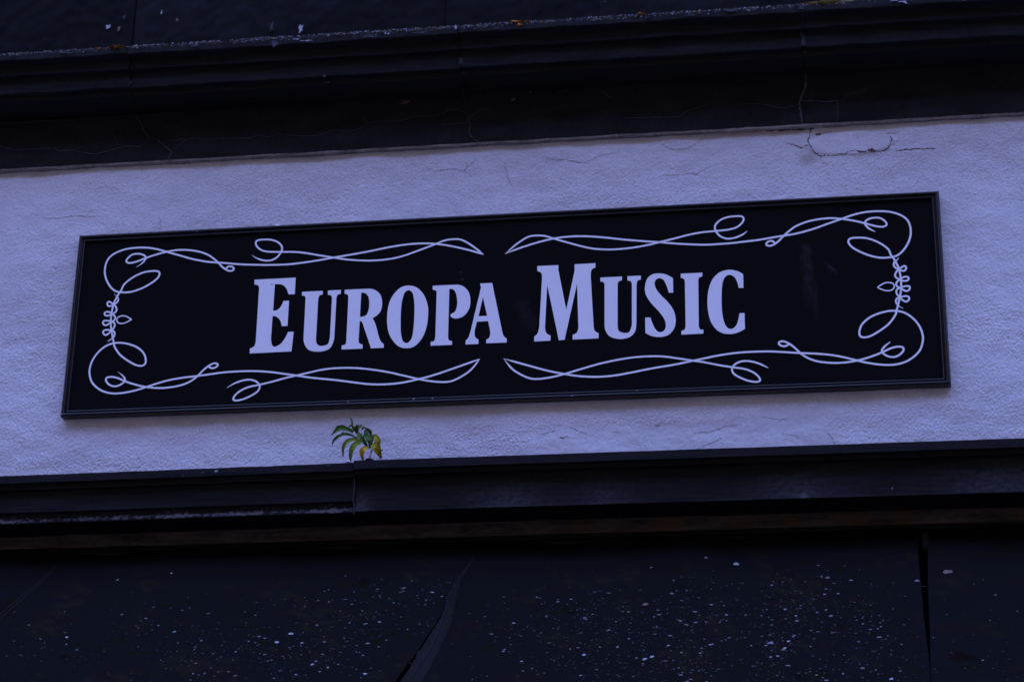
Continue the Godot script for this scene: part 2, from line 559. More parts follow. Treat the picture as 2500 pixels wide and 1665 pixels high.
# ---------- the scene ----------
func _ready() -> void:
	var camera := Camera3D.new()
	camera.name = "camera"
	camera.position = Vector3(1.05471, 1.6, 5.68920)
	camera.rotation = Vector3(0.35977, 0.17264, 0.02029)
	camera.fov = 19.6787
	camera.near = 0.1
	camera.far = 400.0
	add_child(camera)
	camera.make_current()

	var sky := ProceduralSkyMaterial.new()
	sky.sky_top_color = lin(0.268, 0.365, 0.98)
	sky.sky_horizon_color = lin(0.11, 0.12, 0.30)
	sky.sky_curve = 0.5
	sky.energy_multiplier = 2.0
	sky.ground_horizon_color = lin(0.12, 0.11, 0.12)
	sky.ground_bottom_color = lin(0.08, 0.07, 0.06)
	sky.sun_angle_max = 0.0
	var around := WorldEnvironment.new()
	around.name = "world_environment"
	var e := Environment.new()
	e.background_mode = Environment.BG_SKY
	e.sky = Sky.new()
	e.sky.sky_material = sky
	e.ambient_light_source = Environment.AMBIENT_SOURCE_SKY
	e.tonemap_mode = Environment.TONE_MAPPER_LINEAR
	e.tonemap_exposure = 2.4
	e.sdfgi_enabled = true
	e.ssao_enabled = true
	e.ssil_enabled = true
	around.environment = e
	add_child(around)

	# the sun stands behind the building: the front is in open shade, the far side of the street is lit
	var sun := DirectionalLight3D.new()
	sun.name = "sun"
	sun.light_color = Color(1.0, 0.86, 0.68)
	sun.light_energy = 0.6
	sun.light_angular_distance = 0.5
	sun.shadow_enabled = true
	sun.look_at_from_position(Vector3.ZERO, Vector3(-0.25, -0.75, 1.0))
	add_child(sun)

	rng.seed = 7
	grain.noise_type = FastNoiseLite.TYPE_SIMPLEX_SMOOTH
	grain.frequency = 1.0
	grain.fractal_type = FastNoiseLite.FRACTAL_NONE
	grain.seed = 3
	M.plaster = v_mat(0.95, 0.15)
	bump(M.plaster, 0.02, 4.0, 3.0)
	M.paint = v_mat(0.62, 0.14)
	bump(M.paint, 0.05, 6.0, 0.7)
	M.crack = material(0.105, 0.068, 0.05, 0.95, 0.1)
	M.hairline = material(0.24, 0.21, 0.2, 0.95, 0.1)
	M.filler = material(0.085, 0.085, 0.09, 0.9, 0.1)
	M.underside = v_mat(0.95, 0.1)
	M.board = v_mat(0.5, 0.05)
	M.frame = material(0.007, 0.007, 0.007, 0.25, 0.48)
	M.vinyl = material(0.86, 0.87, 0.86, 0.6, 0.25)
	M.canvas = v_mat(0.9, 0.08)
	bump(M.canvas, 0.12, 12.0, 0.8)
	M.spots = v_mat(0.9, 0.15)
	M.leaf = v_mat(0.6, 0.15)
	M.leaf.cull_mode = BaseMaterial3D.CULL_DISABLED
	M.leaf.backlight_enabled = true
	M.leaf.backlight = Color(0.25, 0.3, 0.05)
	M.stem = material(0.42, 0.30, 0.27, 0.8, 0.2)
	M.green_stem = material(0.06, 0.10, 0.03, 0.8, 0.2)
	M.twig = material(0.05, 0.03, 0.025, 0.8, 0.2)
	M.rust = v_mat(0.9, 0.15)
	M.moss = v_mat(1.0, 0.05)
	M.chip = material(0.33, 0.33, 0.35, 0.6, 0.3)
	M.dim_chip = material(0.045, 0.045, 0.05, 0.7, 0.2)
	M.tan_chip = material(0.16, 0.11, 0.08, 0.8, 0.2)
	M.void_dark = material(0.012, 0.012, 0.013, 0.9, 0.1)
	M.metal = material(0.03, 0.03, 0.032, 0.5, 0.3)

	street()
	terrace()
	building()
	shop_sign()
	awnings()
	weed()
	moss()

func street() -> void:
	var st := PlaneMesh.new()
	st.size = Vector2(300, 300)
	var m := material(0.11, 0.10, 0.095, 0.9, 0.2)
	bump(m, 0.05, 1.0, 2.0)
	var road := part("road", st, m, self)
	road.position = Vector3(0, -0.13, 0)
	tag(road, "grey asphalt road in front of the building", "road", "", "structure")
	var pave := BoxMesh.new()
	pave.size = Vector3(120, 0.13, 3.6)
	var pm := material(0.26, 0.225, 0.19, 0.9, 0.2)
	bump(pm, 0.05, 1.5, 2.0)
	var walk := part("pavement", pave, pm, self)
	walk.position = Vector3(0, -0.066, 1.8)
	tag(walk, "stone pavement along the foot of the building", "pavement", "", "structure")

# the row of brick houses across the street, which ends at a side street: it closes off the low sky and throws back warm light
func terrace() -> void:
	var brick := material(0.13, 0.11, 0.066, 0.9, 0.2)
	bump(brick, 0.1, 2.0, 2.0)
	var slate := material(0.05, 0.05, 0.055, 0.8, 0.2)
	var glass := material(0.03, 0.035, 0.04, 0.1, 0.5)
	var wood := material(0.6, 0.58, 0.54, 0.6, 0.3)
	for i in 7:
		var h := thing("brick_house", "tall buff brick terrace house across the street, %s" % ["left corner of the alley", "second to the left of the alley", "third to the left of the alley", "fourth to the left of the alley", "right corner of the alley", "second to the right of the alley", "third to the right of the alley"][i], "house", Vector3(1.2 - i * 7.0 if i < 4 else 10.8 + (i - 4) * 7.0, 0, 10.5), "terrace houses across the street")
		var box := BoxMesh.new()
		box.size = Vector3(6.98, 13.0, 8.0)
		part("wall", box, brick, h).position = Vector3(0, 6.5, 4.0)
		var prism := PrismMesh.new()
		prism.size = Vector3(8.6, 2.2, 6.98)
		var roof := part("roof", prism, slate, h)
		roof.rotation.y = PI / 2
		roof.position = Vector3(0, 14.1, 4.0)
		for floor_ in 4:
			for k in 3:
				var fr := BoxMesh.new()
				fr.size = Vector3(1.1, 1.7, 0.12)
				var w := part("window", fr, wood, h)
				w.position = Vector3((k - 1) * 2.2, 1.9 + floor_ * 3.2, -0.03)
				var pane := BoxMesh.new()
				pane.size = Vector3(0.94, 1.54, 0.02)
				part("pane", pane, glass, w).position = Vector3(0, 0, -0.07)

func building() -> void:
	var b := thing("shop_building", "dark painted building front with a white plaster band between cornice and ledge", "building", Vector3(0, SY, 0))
	# white plaster band
	var wall := part("plaster_band", relief(-2.15, 2.05, -0.56, 0.60, 0.003, plaster_height, plaster_tint), M.plaster, b)
	tag(wall, "rough white plaster band with cracks")
	var w := wall
	add_crack(w, [1018,576,1014,559,1009,544,1006,529,1009,514,1017,499,1027,484,1044,472,1059,475,1076,471,1097,473,1119,475,1133,482,1155,483], 3.4)
	add_crack(w, [1155,481,1171,476,1190,480,1206,479,1225,477,1249,482,1261,504,1267,514,1262,527], 3.6)
	add_crack(w, [936,523,955,520,974,510,987,508,1001,512,1009,514], 3.6)
	add_crack(w, [1276,475,1300,477,1321,478,1348,478,1375,476,1399,476], 4.2)
	add_crack(w, [1013,546,1027,548,1054,554,1082,557], 1.6)
	add_crack(w, [1201,547,1222,538,1249,538,1271,538,1287,541], 1.8)
	add_crack(w, [1044,472,1041,463,1050,450,1069,444], 1.6)
	add_crack(w, [537,544,564,529,587,523,619,526,650,541,674,559,680,578], 2.2)
	add_crack(w, [680,578,776,577,911,577], 3.0)
	add_crack(w, [781,575,870,574,936,572,982,570,1028,570], 6.5)
	add_crack(w, [1028,549,1035,549,1045,551], 8.0)
	add_crack(w, [1157,482,1165,479,1175,480], 8.0)
	add_crack(w, [1191,484,1201,482,1214,479], 10.0)
	add_crack(w, [1157,531,1165,526], 3.0)
	add_crack(w, [156,527,192,511,232,508,284,496,304,500,335,515,363,521,403,528], 2.0)
	add_crack(w, [28,512,35,468,56,421], 1.8)
	add_crack(w, [547,434,602,434,633,436,649,430,664,441,696,458], 2.0)
	add_crack(w, [-233,508,-192,497,-151,499,-109,491,-93,506,-67,527], 1.9)
	add_crack(w, [-109,491,-78,466], 1.2)
	add_crack(w, [-108,527,-95,506], 1.3)
	add_crack(w, [-1552,403,-1496,398,-1460,402,-1427,403,-1393,400,-1353,396], 2.0)
	add_crack(w, [-1141,382,-1129,366,-1132,357,-1132,338], 1.8)
	add_crack(w, [636,-484,665,-471,695,-461,714,-448], 2.0)
	add_crack(w, [625,-433,651,-431,681,-431,703,-422,729,-413,777,-409], 1.9)
	add_crack(w, [157,-423,184,-416,206,-411], 2.0)
	add_crack(w, [248,-400,278,-415,301,-425], 2.2)
	add_crack(w, [380,-420,402,-422], 2.0)
	add_crack(w, [218,-432,229,-434,243,-431], 3.2)
	add_crack(w, [511,-403,526,-404], 2.2)
	add_crack(w, [895,-441,920,-449,945,-455], 1.9)
	add_crack(w, [1022,-439,1039,-457,1053,-479], 2.0)
	add_crack(w, [834,-388,881,-398,912,-397], 2.0)
	add_crack(w, [-1200,581,-1159,580,-1120,578,-1081,576,-1045,576], 6.0)
	# masonry behind everything
	var core := BoxMesh.new()
	core.size = Vector3(30, 6.2, 0.5)
	var back := part("masonry", core, M.void_dark, b)
	back.position = Vector3(0, -0.60 + 3.1, -0.262)
	for side in [-1, 1]:
		var ext := BoxMesh.new()
		ext.size = Vector3(1.9, 1.16, 0.2)
		var o := part("plaster_wing", ext, M.vinyl, b)
		o.position = Vector3(-3.1 if side < 0 else 3.0, 0.02, -0.1)
	# architrave: flat dark band above the plaster, its foot left unpainted
	var a := part("architrave", moulding([[0.5795, 0.021], [0.7598, 0.020]], -2.6, 2.6, 0.005, -0.0017, 0.0009, trim_tint, true), M.paint, b)
	tag(a, "dark flat band with pale cracks under the cornice")
	var strip := part("unpainted_edge", moulding([[0.5735, -0.004], [0.5742, 0.0185], [0.5797, 0.0205]], -2.6, 2.6, 0.005, -0.0017, 0.0016, func(x, s, t): 
		var k := 0.26 + 0.10 * nz(x * 12.0, t * 3.0) + 0.10 * nz(x * 70.0, t * 9.0)
		if x > 0.74 and x < 1.05: k += 0.12
		return Color(k, k * 0.88, k * 0.76), false, 0.004), M.underside, b)
	tag(strip, "bare brownish cement edge below the dark paint")
	add_pale_crack(a, [-1722,672,21,-1680,654,21,-1623,651,21,-1579,652,21,-1526,648,21,-1507,638,21,-1464,638,21,-1411,625,21,-1375,619,21,-1333,627,21,-1299,635,21,-1269,641,21,-1222,638,21,-1197,655,21,-1192,666,21], 2.4)
	add_pale_crack(a, [-1192,666,21,-1209,693,21,-1225,726,21,-1243,750,21,-1230,760,71,-1220,760,123], 2.6)
	add_pale_crack(a, [-1192,666,21,-1172,663,21,-1145,645,21,-1108,609,21,-1113,591,21,-1113,576,21], 2.4)
	add_pale_crack(a, [-1108,609,21,-1092,623,21,-1072,640,21,-1064,651,21,-1069,656,21,-1137,647,21], 1.9)
	add_pale_crack(a, [-1064,651,21,-1039,657,21,-1005,652,21,-962,648,21,-920,649,21,-835,644,21,-814,651,21,-771,644,21], 1.8)
	add_pale_crack(a, [-778,643,21,-736,651,21,-686,645,21,-656,639,21,-598,640,21,-548,655,21,-507,648,21,-473,650,21,-449,659,21,-425,674,21,-371,677,21,-309,677,21,-289,687,21,-236,686,21,-186,687,21,-158,703,21,-117,698,21,-96,675,21], 1.8)
	add_pale_crack(a, [-96,675,21,-76,680,21,-56,697,21,-27,699,21], 1.8)
	add_pale_crack(a, [-94,674,21,-88,638,21,-86,607,21,-57,580,21], 2.6)
	add_pale_crack(a, [-433,676,21,-455,698,21], 1.5)
	add_pale_crack(a, [-185,651,21,-144,652,21,-104,652,21], 1.4)
	add_pale_crack(a, [-105,760,116,-109,760,48,-106,734,21], 1.6)
	add_pale_crack(a, [417,637,21,519,632,21,594,629,21,622,645,21,653,656,21,689,663,21], 1.8)
	add_pale_crack(a, [349,741,21,371,717,21,385,717,21], 2.2)
	add_pale_crack(a, [192,747,21,216,747,21,240,750,21], 1.4)
	add_pale_crack(a, [784,661,21,869,656,21,915,640,21,946,641,21,981,647,21], 2.2)
	add_pale_crack(a, [1001,760,118,999,760,54,1006,742,21,1002,707,21,990,677,21,983,652,21,986,621,21,987,577,21], 6.5)
	add_pale_crack(a, [986,662,21,1024,658,21,1070,652,21,1101,655,21], 4.0)
	add_pale_crack(a, [1101,655,21,1116,651,21,1132,670,21,1151,677,21,1178,680,21,1202,696,21,1229,702,21], 1.6)
	add_pale_crack(a, [1104,654,21,1101,622,21,1098,579,21], 2.2)
	add_pale_crack(a, [1292,607,21,1292,590,21], 1.4)
	add_pale_crack(a, [-1732,759,21,-1665,755,21,-1586,758,21,-1537,751,21,-1458,752,21], 1.3)
	add_pale_crack(a, [-1331,700,21,-1312,676,21,-1296,648,21], 1.1)
	# cornice, in blocks about a metre long
	var prof := [[0.7598, 0.005], [0.7598, 0.1416], [0.7792, 0.1416], [0.7792, 0.1631], [0.8344, 0.1631], [0.8344, 0.187], [0.8688, 0.187], [0.8740, 0.2208], [0.9010, 0.2208], [0.9300, 0.0]]
	var soft := rounded(prof, 0.0035)
	var joints := [-1.217, -0.096, 1.002]
	var edges := [-3.4, joints[0] - 1.08] + joints + [joints[2] + 1.07, 3.4]
	for i in edges.size() - 1:
		var blk := part("cornice_block", moulding(soft[0], edges[i] + 0.0012, edges[i + 1] - 0.0012, 0.006, -0.006, 0.0021, func(x, s, t): return cornice_tint(x, soft[1][s], t)), M.paint, b)
		blk.position = Vector3(0, 0.0012 * sin(i * 2.1), 0.002 * cos(i * 1.7))
	# pale scuffs at the block joints and on the mouldings
	for k in [[-1.217, 0.80, 0.166, 0.010, 0.02], [-0.55, 0.781, 0.166, 0.012, 0.014], [-0.545, 0.767, 0.145, 0.02, 0.008], [-0.096, 0.80, 0.166, 0.012, 0.03], [-0.09, 0.768, 0.145, 0.02, 0.008], [1.002, 0.81, 0.166, 0.014, 0.05], [1.005, 0.768, 0.145, 0.012, 0.010], [1.0, 0.888, 0.224, 0.016, 0.02], [-0.31, 0.742, 0.0235, 0.03, 0.013], [0.055, 0.726, 0.0235, 0.013, 0.012], [0.11, 0.75, 0.0235, 0.008, 0.006]]:
		var o := part("paint_chip", chip(k[3], k[4], k[0] * 9.0, 0.001), M.tan_chip if k[2] < 0.03 else M.dim_chip, b)
		o.position = Vector3(k[0], k[1], k[2])
	# upper wall of big painted blocks
	var jx := [-1.286, -0.725, -0.186, 0.337]
	var cuts := [-2.86, -2.33, -1.81] + jx + [0.87, 1.40, 1.94, 2.48]
	for i in cuts.size() - 1:
		for course in 3:
			var x0: float = cuts[i] + 0.0004
			var x1: float = cuts[i + 1] - 0.0004
			var y0 := 0.88 + course * 0.62 + 0.0015
			var y1 := y0 + 0.617
			var d := 0.0025 * sin(i * 3.7 + course * 1.3)
			var fine := 0.012 if course == 0 else 0.05
			var stone := part("wall_stone", relief(x0, x1, y0, y1, fine, func(x, y):
				var rim := minf(minf(x - x0, x1 - x), minf(y - y0, y1 - y))
				return 0.02 + d + 0.0016 * nz(x * 14.0, y * 22.0) - 0.003 * (1.0 - smoothstep(0.0, 0.005, rim)), func(x, y): return paint(x, y * 1.3, 0.72 + 0.13 * sin(i * 2.3 + 0.5))), M.paint, b)
			stone.set_meta("label", "dark painted wall block")
	# marks on the upper wall
	for k in [[-1.374, 1.1045, 0.02, 0.015, 0], [-1.334, 1.093, 0.012, 0.018, 2], [-1.186, 1.145, 0.006, 0.018, 0], [-1.127, 1.113, 0.014, 0.01, 2], [-0.787, 1.06, 0.014, 0.035, 1], [-0.682, 1.045, 0.013, 0.035, 0], [-1.32, 1.14, 0.01, 0.02, 1], [0.36, 1.07, 0.012, 0.006, 1], [0.55, 1.09, 0.02, 0.015, 1], [-1.83, 1.25, 0.02, 0.012, 2]]:
		var o := part("paint_chip", chip(k[2], k[3], k[0] * 7.0, 0.002), [M.chip, M.dim_chip, M.tan_chip][k[4]], b)
		o.position = Vector3(k[0], k[1], 0.0255)
	# lifted paint along the cornice's lip
	for k in [[-0.708, 0.8801, 0.03, 0.02, 1], [-0.632, 0.892, 0.02, 0.008, 0], [-0.605, 0.8835, 0.04, 0.006, 0], [-0.39, 0.884, 0.05, 0.01, 1], [-0.335, 0.891, 0.006, 0.014, 0], [-0.325, 0.889, 0.005, 0.012, 0], [-0.26, 0.893, 0.02, 0.006, 1], [-0.225, 0.886, 0.055, 0.006, 1], [-0.103, 0.894, 0.006, 0.018, 0], [-0.06, 0.898, 0.005, 0.008, 0], [-0.04, 0.888, 0.006, 0.014, 1], [0.027, 0.883, 0.018, 0.008, 1], [0.781, 0.889, 0.045, 0.018, 1], [0.659, 0.883, 0.026, 0.006, 1], [0.52, 0.886, 0.016, 0.006, 1], [1.289, 0.886, 0.018, 0.006, 0], [1.312, 0.880, 0.016, 0.006, 0], [1.322, 0.877, 0.008, 0.012, 0], [1.341, 0.884, 0.006, 0.012, 1], [1.506, 0.876, 0.02, 0.016, 1], [-1.438, 0.903, 0.03, 0.01, 1], [-1.42, 0.899, 0.03, 0.008, 1], [-0.98, 0.894, 0.025, 0.012, 1], [-1.62, 0.905, 0.02, 0.008, 1]]:
		var o := part("paint_chip", chip(k[2], k[3], k[0] * 5.0, 0.004), M.chip if k[4] == 0 else M.dim_chip, b)
		o.position = Vector3(k[0], k[1] - 0.001, 0.2235)
	# crumbs of grit and lichen along the lip's top edge
	var st := SurfaceTool.new()
	st.begin(Mesh.PRIMITIVE_TRIANGLES)
	for i in 3600:
		var x := rng.randf_range(-1.75, 1.75)
		if nz(x * 9.0, 77.0) + 0.5 * nz(x * 31.0, 3.0) < rng.randf_range(-1.2, 0.5): continue
		var r := rng.randf_range(0.0006, 0.0022)
		var y := 0.901 - 0.006 * (x - 0.1) - absf(rng.randfn(0.0, 0.0055)) + 0.0018
		var p := Vector3(x, y, 0.2215)
		var warm := rng.randf() < 0.22
		var g := 0.03 + 0.34 * pow(rng.randf(), 1.8)
		st.set_color(Color(g, g * 0.5, g * 0.18) if warm else Color(g, g, g * 1.02))
		st.set_normal(Vector3(0, 0.4, 0.9).normalized())
		for q in [Vector3(-1, 0, 0), Vector3(0.2, 1, 0), Vector3(1, -0.2, 0), Vector3(-1, 0, 0), Vector3(1, -0.2, 0), Vector3(-0.1, -0.9, 0)]:
			st.add_vertex(p + Vector3(q.x * r * 1.3, q.y * r, 0.0016 * rng.randf()))
	var crumbs := part("grit", st.commit(), M.moss, b)
	tag(crumbs, "pale grit and lichen along the cornice's top edge", "", "", "stuff")
	# ledge below the plaster: an older moulding at the left, a boxed board at the right
	var lp := rounded([[-0.6738, -0.0945], [-0.6738, 0.0559], [-0.6427, 0.0559], [-0.6427, 0.0704], [-0.5738, 0.0704], [-0.5738, 0.09], [-0.5561, 0.09], [-0.5561, 0.105], [-0.5299, 0.105]] + [[-0.5259, 0.0]], 0.002)
	for q in lp[0]: q[0] += 0.0068 * 1.1      # its level is measured a metre to the left
	var l := part("ledge_moulding", moulding(lp[0], -3.4, -0.401 - 0.001, 0.004, 0.0068, 0.0009, func(x, s, t): return ledge_left_tint(x + 0.0, lp[1][s], t), true, 0.004), M.paint, b)
	tag(l, "older stepped ledge with its lowest edge rubbed pale")
	var rp := rounded([[-0.6685, -0.0945], [-0.6685, 0.0653], [-0.5614, 0.0653], [-0.5614, 0.0922], [-0.5477, 0.0922], [-0.5477, 0.11], [-0.5198, 0.11]] + [[-0.5158, 0.0]], 0.0015)
	var r := part("ledge_moulding", moulding(rp[0], -0.401, 3.4, 0.004, 0.0022, 0.0004, func(x, s, t): return ledge_right_tint(x, rp[1][s], t), true, 0.004), M.paint, b)
	tag(r, "boxed ledge board with pale bloom along its drip edge")
	add_pale_crack(l, [-1358,-579,62,-1356,-593,62,-1354,-617,62,-1354,-639,62], 1.6)
	add_pale_crack(l, [-1354,-653,62,-1358,-664,62], 1.4)
	add_pale_crack(l, [-946,-543,107,-943,-561,107], 1.6)
	add_pale_crack(l, [-963,-579,62,-974,-592,62,-980,-612,62,-980,-636,62], 1.9)
	# filler in the joint between the two
	var jp := PackedVector3Array()
	for q in [[-0.403, -0.556, 0.094], [-0.404, -0.60, 0.073], [-0.407, -0.63, 0.074], [-0.403, -0.655, 0.072], [-0.404, -0.681, 0.071]]: jp.append(Vector3(q[0], q[1], q[2]))
	part("joint_filler", ribbon(jp, 0.0042, Vector3.BACK, 1.0), M.dim_chip, b)
	for k in [[-0.835, -0.541, 0.111, 0.011, 0.008, 0], [-0.878, -0.544, 0.111, 0.003, 0.003, 0], [-0.48, -0.533, 0.109, 0.012, 0.004, 1], [-0.415, -0.527, 0.109, 0.03, 0.005, 1], [1.21, -0.645, 0.069, 0.003, 0.009, 0]]:
		var o := part("paint_chip", chip(k[3], k[4], k[0] * 11.0, 0.001), M.chip if k[5] == 0 else M.dim_chip, b)
		o.position = Vector3(k[0], k[1], k[2])
	# rust stained batten in the shadow under the ledge, dark boards below it
	var batten := part("batten", moulding([[-0.712, -0.15], [-0.712, -0.0945], [-0.667, -0.0945]], -3.4, 3.4, 0.006, 0.0032, 0.0006, func(x, s, t):
		var k := 0.10 + 0.04 * nz(x * 5.0, t * 2.0) + 0.03 * nz(x * 24.0, t * 7.0)
		var rust := smoothstep(0.1, 0.45, nz(x * 7.0 + 3.0, 0.4 * t)) * smoothstep(0.0, 0.4, x)
		return Color(k, k * 0.82, k * 0.58).lerp(Color(0.14, 0.07, 0.025), rust * 0.5), true, 0.006), M.rust, b)
	tag(batten, "rust stained batten in the recess under the ledge")
	var front := BoxMesh.new()
	front.size = Vector3(30, SY - 0.70, 0.1)
	var panel := part("shopfront_board", front, M.void_dark, b)
	panel.position = Vector3(0, -0.70 - (SY - 0.70) / 2.0, -0.21)
	tag(panel, "dark boarded shopfront under the awnings")

# a profile with its outer corners eased; the second list says which segment of the plain profile each piece came from
func rounded(profile: Array, r: float) -> Array:
	var out := [profile[0]]
	var from := []
	for i in range(1, profile.size() - 1):
		var p := Vector2(profile[i][0], profile[i][1])
		var a := Vector2(profile[i - 1][0], profile[i - 1][1])
		var b := Vector2(profile[i + 1][0], profile[i + 1][1])
		var ra := minf(r, a.distance_to(p) * 0.4)
		var rb := minf(r, b.distance_to(p) * 0.4)
		var q := p + (a - p).normalized() * ra
		var s := p + (b - p).normalized() * rb
		var m := q * 0.25 + p * 0.5 + s * 0.25
		out.append([q.x, q.y])
		from.append(i - 1)
		out.append([m.x, m.y])
		from.append(i - 1)
		out.append([s.x, s.y])
		from.append(i)
	out.append(profile[-1])
	from.append(profile.size() - 2)
	return [out, from]

func shop_sign() -> void:
	var s := thing("shop_sign", "long black framed shop sign with pale serif lettering and scroll borders", "sign", Vector3(0, SY, 0))
	# board, with faint dried runs on it
	var board := part("backing_board", relief(-SIGN_W / 2 + 0.012, SIGN_W / 2 - 0.012, -SIGN_H / 2 + 0.012, SIGN_H / 2 - 0.012, 0.0055, func(x, y): return 0.0200, func(x, y):
		var k := 0.0095 + 0.001 * nz(x * 6.0, y * 9.0) + 0.0008 * nz(x * 60.0, y * 60.0)
		var c := Color(k, k * 0.98, k * 0.95)
		var run := gauss((x - 0.985 - 0.035 * (0.16 - y)) / 0.012) * smoothstep(-0.06, 0.02, y) * (1.0 - smoothstep(0.15, 0.18, y)) * (0.6 + 0.6 * nz(x * 120.0, y * 40.0))
		run += gauss((x - 1.01) / 0.004) * smoothstep(-0.14, -0.02, y) * (1.0 - smoothstep(-0.0, 0.04, y)) * 0.5
		run += 0.7 * gauss((x - 0.095 - 0.4 * (0.01 - y)) / 0.016) * smoothstep(-0.12, -0.04, y) * (1.0 - smoothstep(0.0, 0.03, y)) * (0.6 + 0.6 * nz(x * 90.0, y * 30.0))
		run += 1.6 * gauss((x - 1.065 - (0.075 - y) * 0.9) / 0.004) * gauss((y - 0.08) / 0.011)
		run += 0.4 * gauss((x - 0.69) / 0.02) * gauss((y + 0.05) / 0.03)
		return c.lerp(Color(0.09, 0.09, 0.10), clampf(run * 0.22, 0, 0.6))), M.board, s)
	board.set_meta("label", "black sign board")
	# four mitred lengths of moulded frame: [distance in from the outer edge, height]
	var prof := [[0.0, 0.0], [0.0, 0.026], [0.0012, 0.0295], [0.0035, 0.033], [0.0065, 0.0348], [0.0095, 0.0342], [0.0118, 0.0312], [0.0128, 0.0262], [0.0146, 0.0254], [0.016, 0.0268], [0.0178, 0.0282], [0.0205, 0.0278], [0.0225, 0.0252], [0.0235, 0.0195]]
	for k in 4:
		var along := k % 2 == 0
		var half := (SIGN_W if along else SIGN_H) / 2
		var out := (SIGN_H if along else SIGN_W) / 2
		var st := SurfaceTool.new()
		st.begin(Mesh.PRIMITIVE_TRIANGLES)
		st.set_smooth_group(0)
		var turn := Basis(Vector3.BACK, k * PI / 2)
		for i in prof.size():
			for q in [-1, 1]:
				st.add_vertex(turn * Vector3(q * (half - prof[i][0]), -(out - prof[i][0]), prof[i][1]))
		for i in prof.size() - 1:
			var v := i * 2
			for q in [v, v + 2, v + 3, v, v + 3, v + 1]: st.add_index(q)
		st.generate_normals()
		part("frame_rail", st.commit(), M.frame, s)
	for k in [[-0.719, 0.3155, 0.0352, 0.030, 0.006], [-1.3945, 0.312, 0.035, 0.006, 0.006], [-1.3925, -0.3115, 0.034, 0.005, 0.004], [-0.99, 0.306, 0.034, 0.003, 0.004], [0.26, -0.311, 0.0350, 0.008, 0.003], [0.46, -0.301, 0.029, 0.003, 0.004], [-0.24, -0.301, 0.0288, 0.006, 0.003], [-0.18, -0.301, 0.0288, 0.006, 0.003], [-0.45, -0.302, 0.0288, 0.006, 0.002]]:
		var o := part("paint_chip", chip(k[3], k[4], k[0] * 6.0, 0.0005), M.vinyl if k[0] == -0.719 else M.chip, s)
		o.position = Vector3(k[0], k[1], k[2])
	# lettering: EUROPA MUSIC, cut from pale vinyl
	add_letter(s, [-7859,1312,1,-6479,1317,1,-6476,742,1,-6688,745,1,-6770,956,0,-6918,1091,0,-7164,1124,1,-7164,195,1,-7020,225,0,-6906,346,0,-6841,527,1,-6654,526,1,-6652,-346,1,-6839,-345,1,-6911,-141,0,-7040,-9,0,-7170,15,1,-7173,-756,1,-7116,-991,0,-7010,-1038,0,-6843,-949,0,-6716,-776,0,-6619,-555,1,-6433,-553,1,-6468,-1224,1,-7847,-1234,1,-7851,-1066,1,-7721,-1000,0,-7672,-842,1,-7684,1000,1,-7723,1104,0,-7848,1143,1], [])
	add_letter(s, [-6240,811,1,-5547,813,1,-5547,676,1,-5642,659,0,-5688,542,1,-5682,-803,1,-5667,-946,0,-5582,-1063,0,-5427,-1077,0,-5276,-1016,0,-5227,-787,1,-5229,538,1,-5261,630,0,-5374,671,1,-5378,816,1,-4946,817,1,-4946,676,1,-5038,655,0,-5084,549,1,-5083,-723,1,-5108,-970,0,-5217,-1178,0,-5417,-1258,0,-5673,-1265,0,-5918,-1184,0,-6056,-983,0,-6095,-785,1,-6105,579,1,-6137,653,0,-6229,679,1], [])
	add_letter(s, [-4822,815,1,-4066,814,1,-3841,767,0,-3644,589,0,-3571,316,0,-3603,31,0,-3732,-124,0,-3865,-200,1,-3753,-426,0,-3595,-929,0,-3452,-1105,1,-3453,-1229,1,-3866,-1229,1,-4124,-516,0,-4194,-335,0,-4278,-281,1,-4281,-935,1,-4252,-1043,0,-4144,-1090,1,-4141,-1227,1,-4825,-1230,1,-4825,-1089,1,-4711,-1058,0,-4683,-935,1,-4688,548,1,-4721,640,0,-4822,677,1], [-4273,687,1,-4145,667,0,-4029,535,0,-3991,300,0,-4006,50,0,-4091,-107,0,-4278,-145,1])
	add_letter(s, [-2699,856,0,-2440,765,0,-2210,502,0,-2078,139,0,-2056,-218,0,-2102,-641,0,-2241,-988,0,-2468,-1225,0,-2735,-1273,0,-2992,-1185,0,-3223,-910,0,-3348,-586,0,-3387,-158,0,-3340,269,0,-3200,585,0,-2970,808,0], [-2710,699,0,-2587,592,0,-2517,266,0,-2500,-91,0,-2506,-553,0,-2547,-904,0,-2642,-1070,0,-2742,-1097,0,-2847,-1015,0,-2915,-747,0,-2941,-356,0,-2943,36,0,-2918,357,0,-2843,622,0])
	add_letter(s, [-1939,812,1,-1254,815,1,-982,766,0,-774,559,0,-706,288,0,-725,5,0,-886,-254,0,-1118,-343,0,-1271,-307,0,-1330,-234,0,-1292,-165,0,-1192,-116,0,-1130,59,0,-1126,272,0,-1178,525,0,-1266,654,0,-1395,678,1,-1385,-955,1,-1348,-1069,0,-1250,-1095,1,-1253,-1224,1,-1937,-1226,1,-1935,-1090,1,-1834,-1069,0,-1795,-937,1,-1801,554,1,-1831,645,0,-1934,676,1], [])
	add_letter(s, [-404,815,1,-14,817,1,336,-809,1,390,-987,0,495,-1093,1,494,-1222,1,-155,-1219,1,-156,-1095,1,-74,-1046,0,-36,-925,0,-47,-775,1,-113,-476,1,-472,-480,1,-532,-753,1,-537,-876,0,-509,-1000,0,-406,-1089,1,-406,-1229,1,-815,-1229,1,-815,-1092,1,-734,-1008,0,-672,-818,1,-370,675,1], [-300,360,1,-150,-295,1,-426,-300,1])
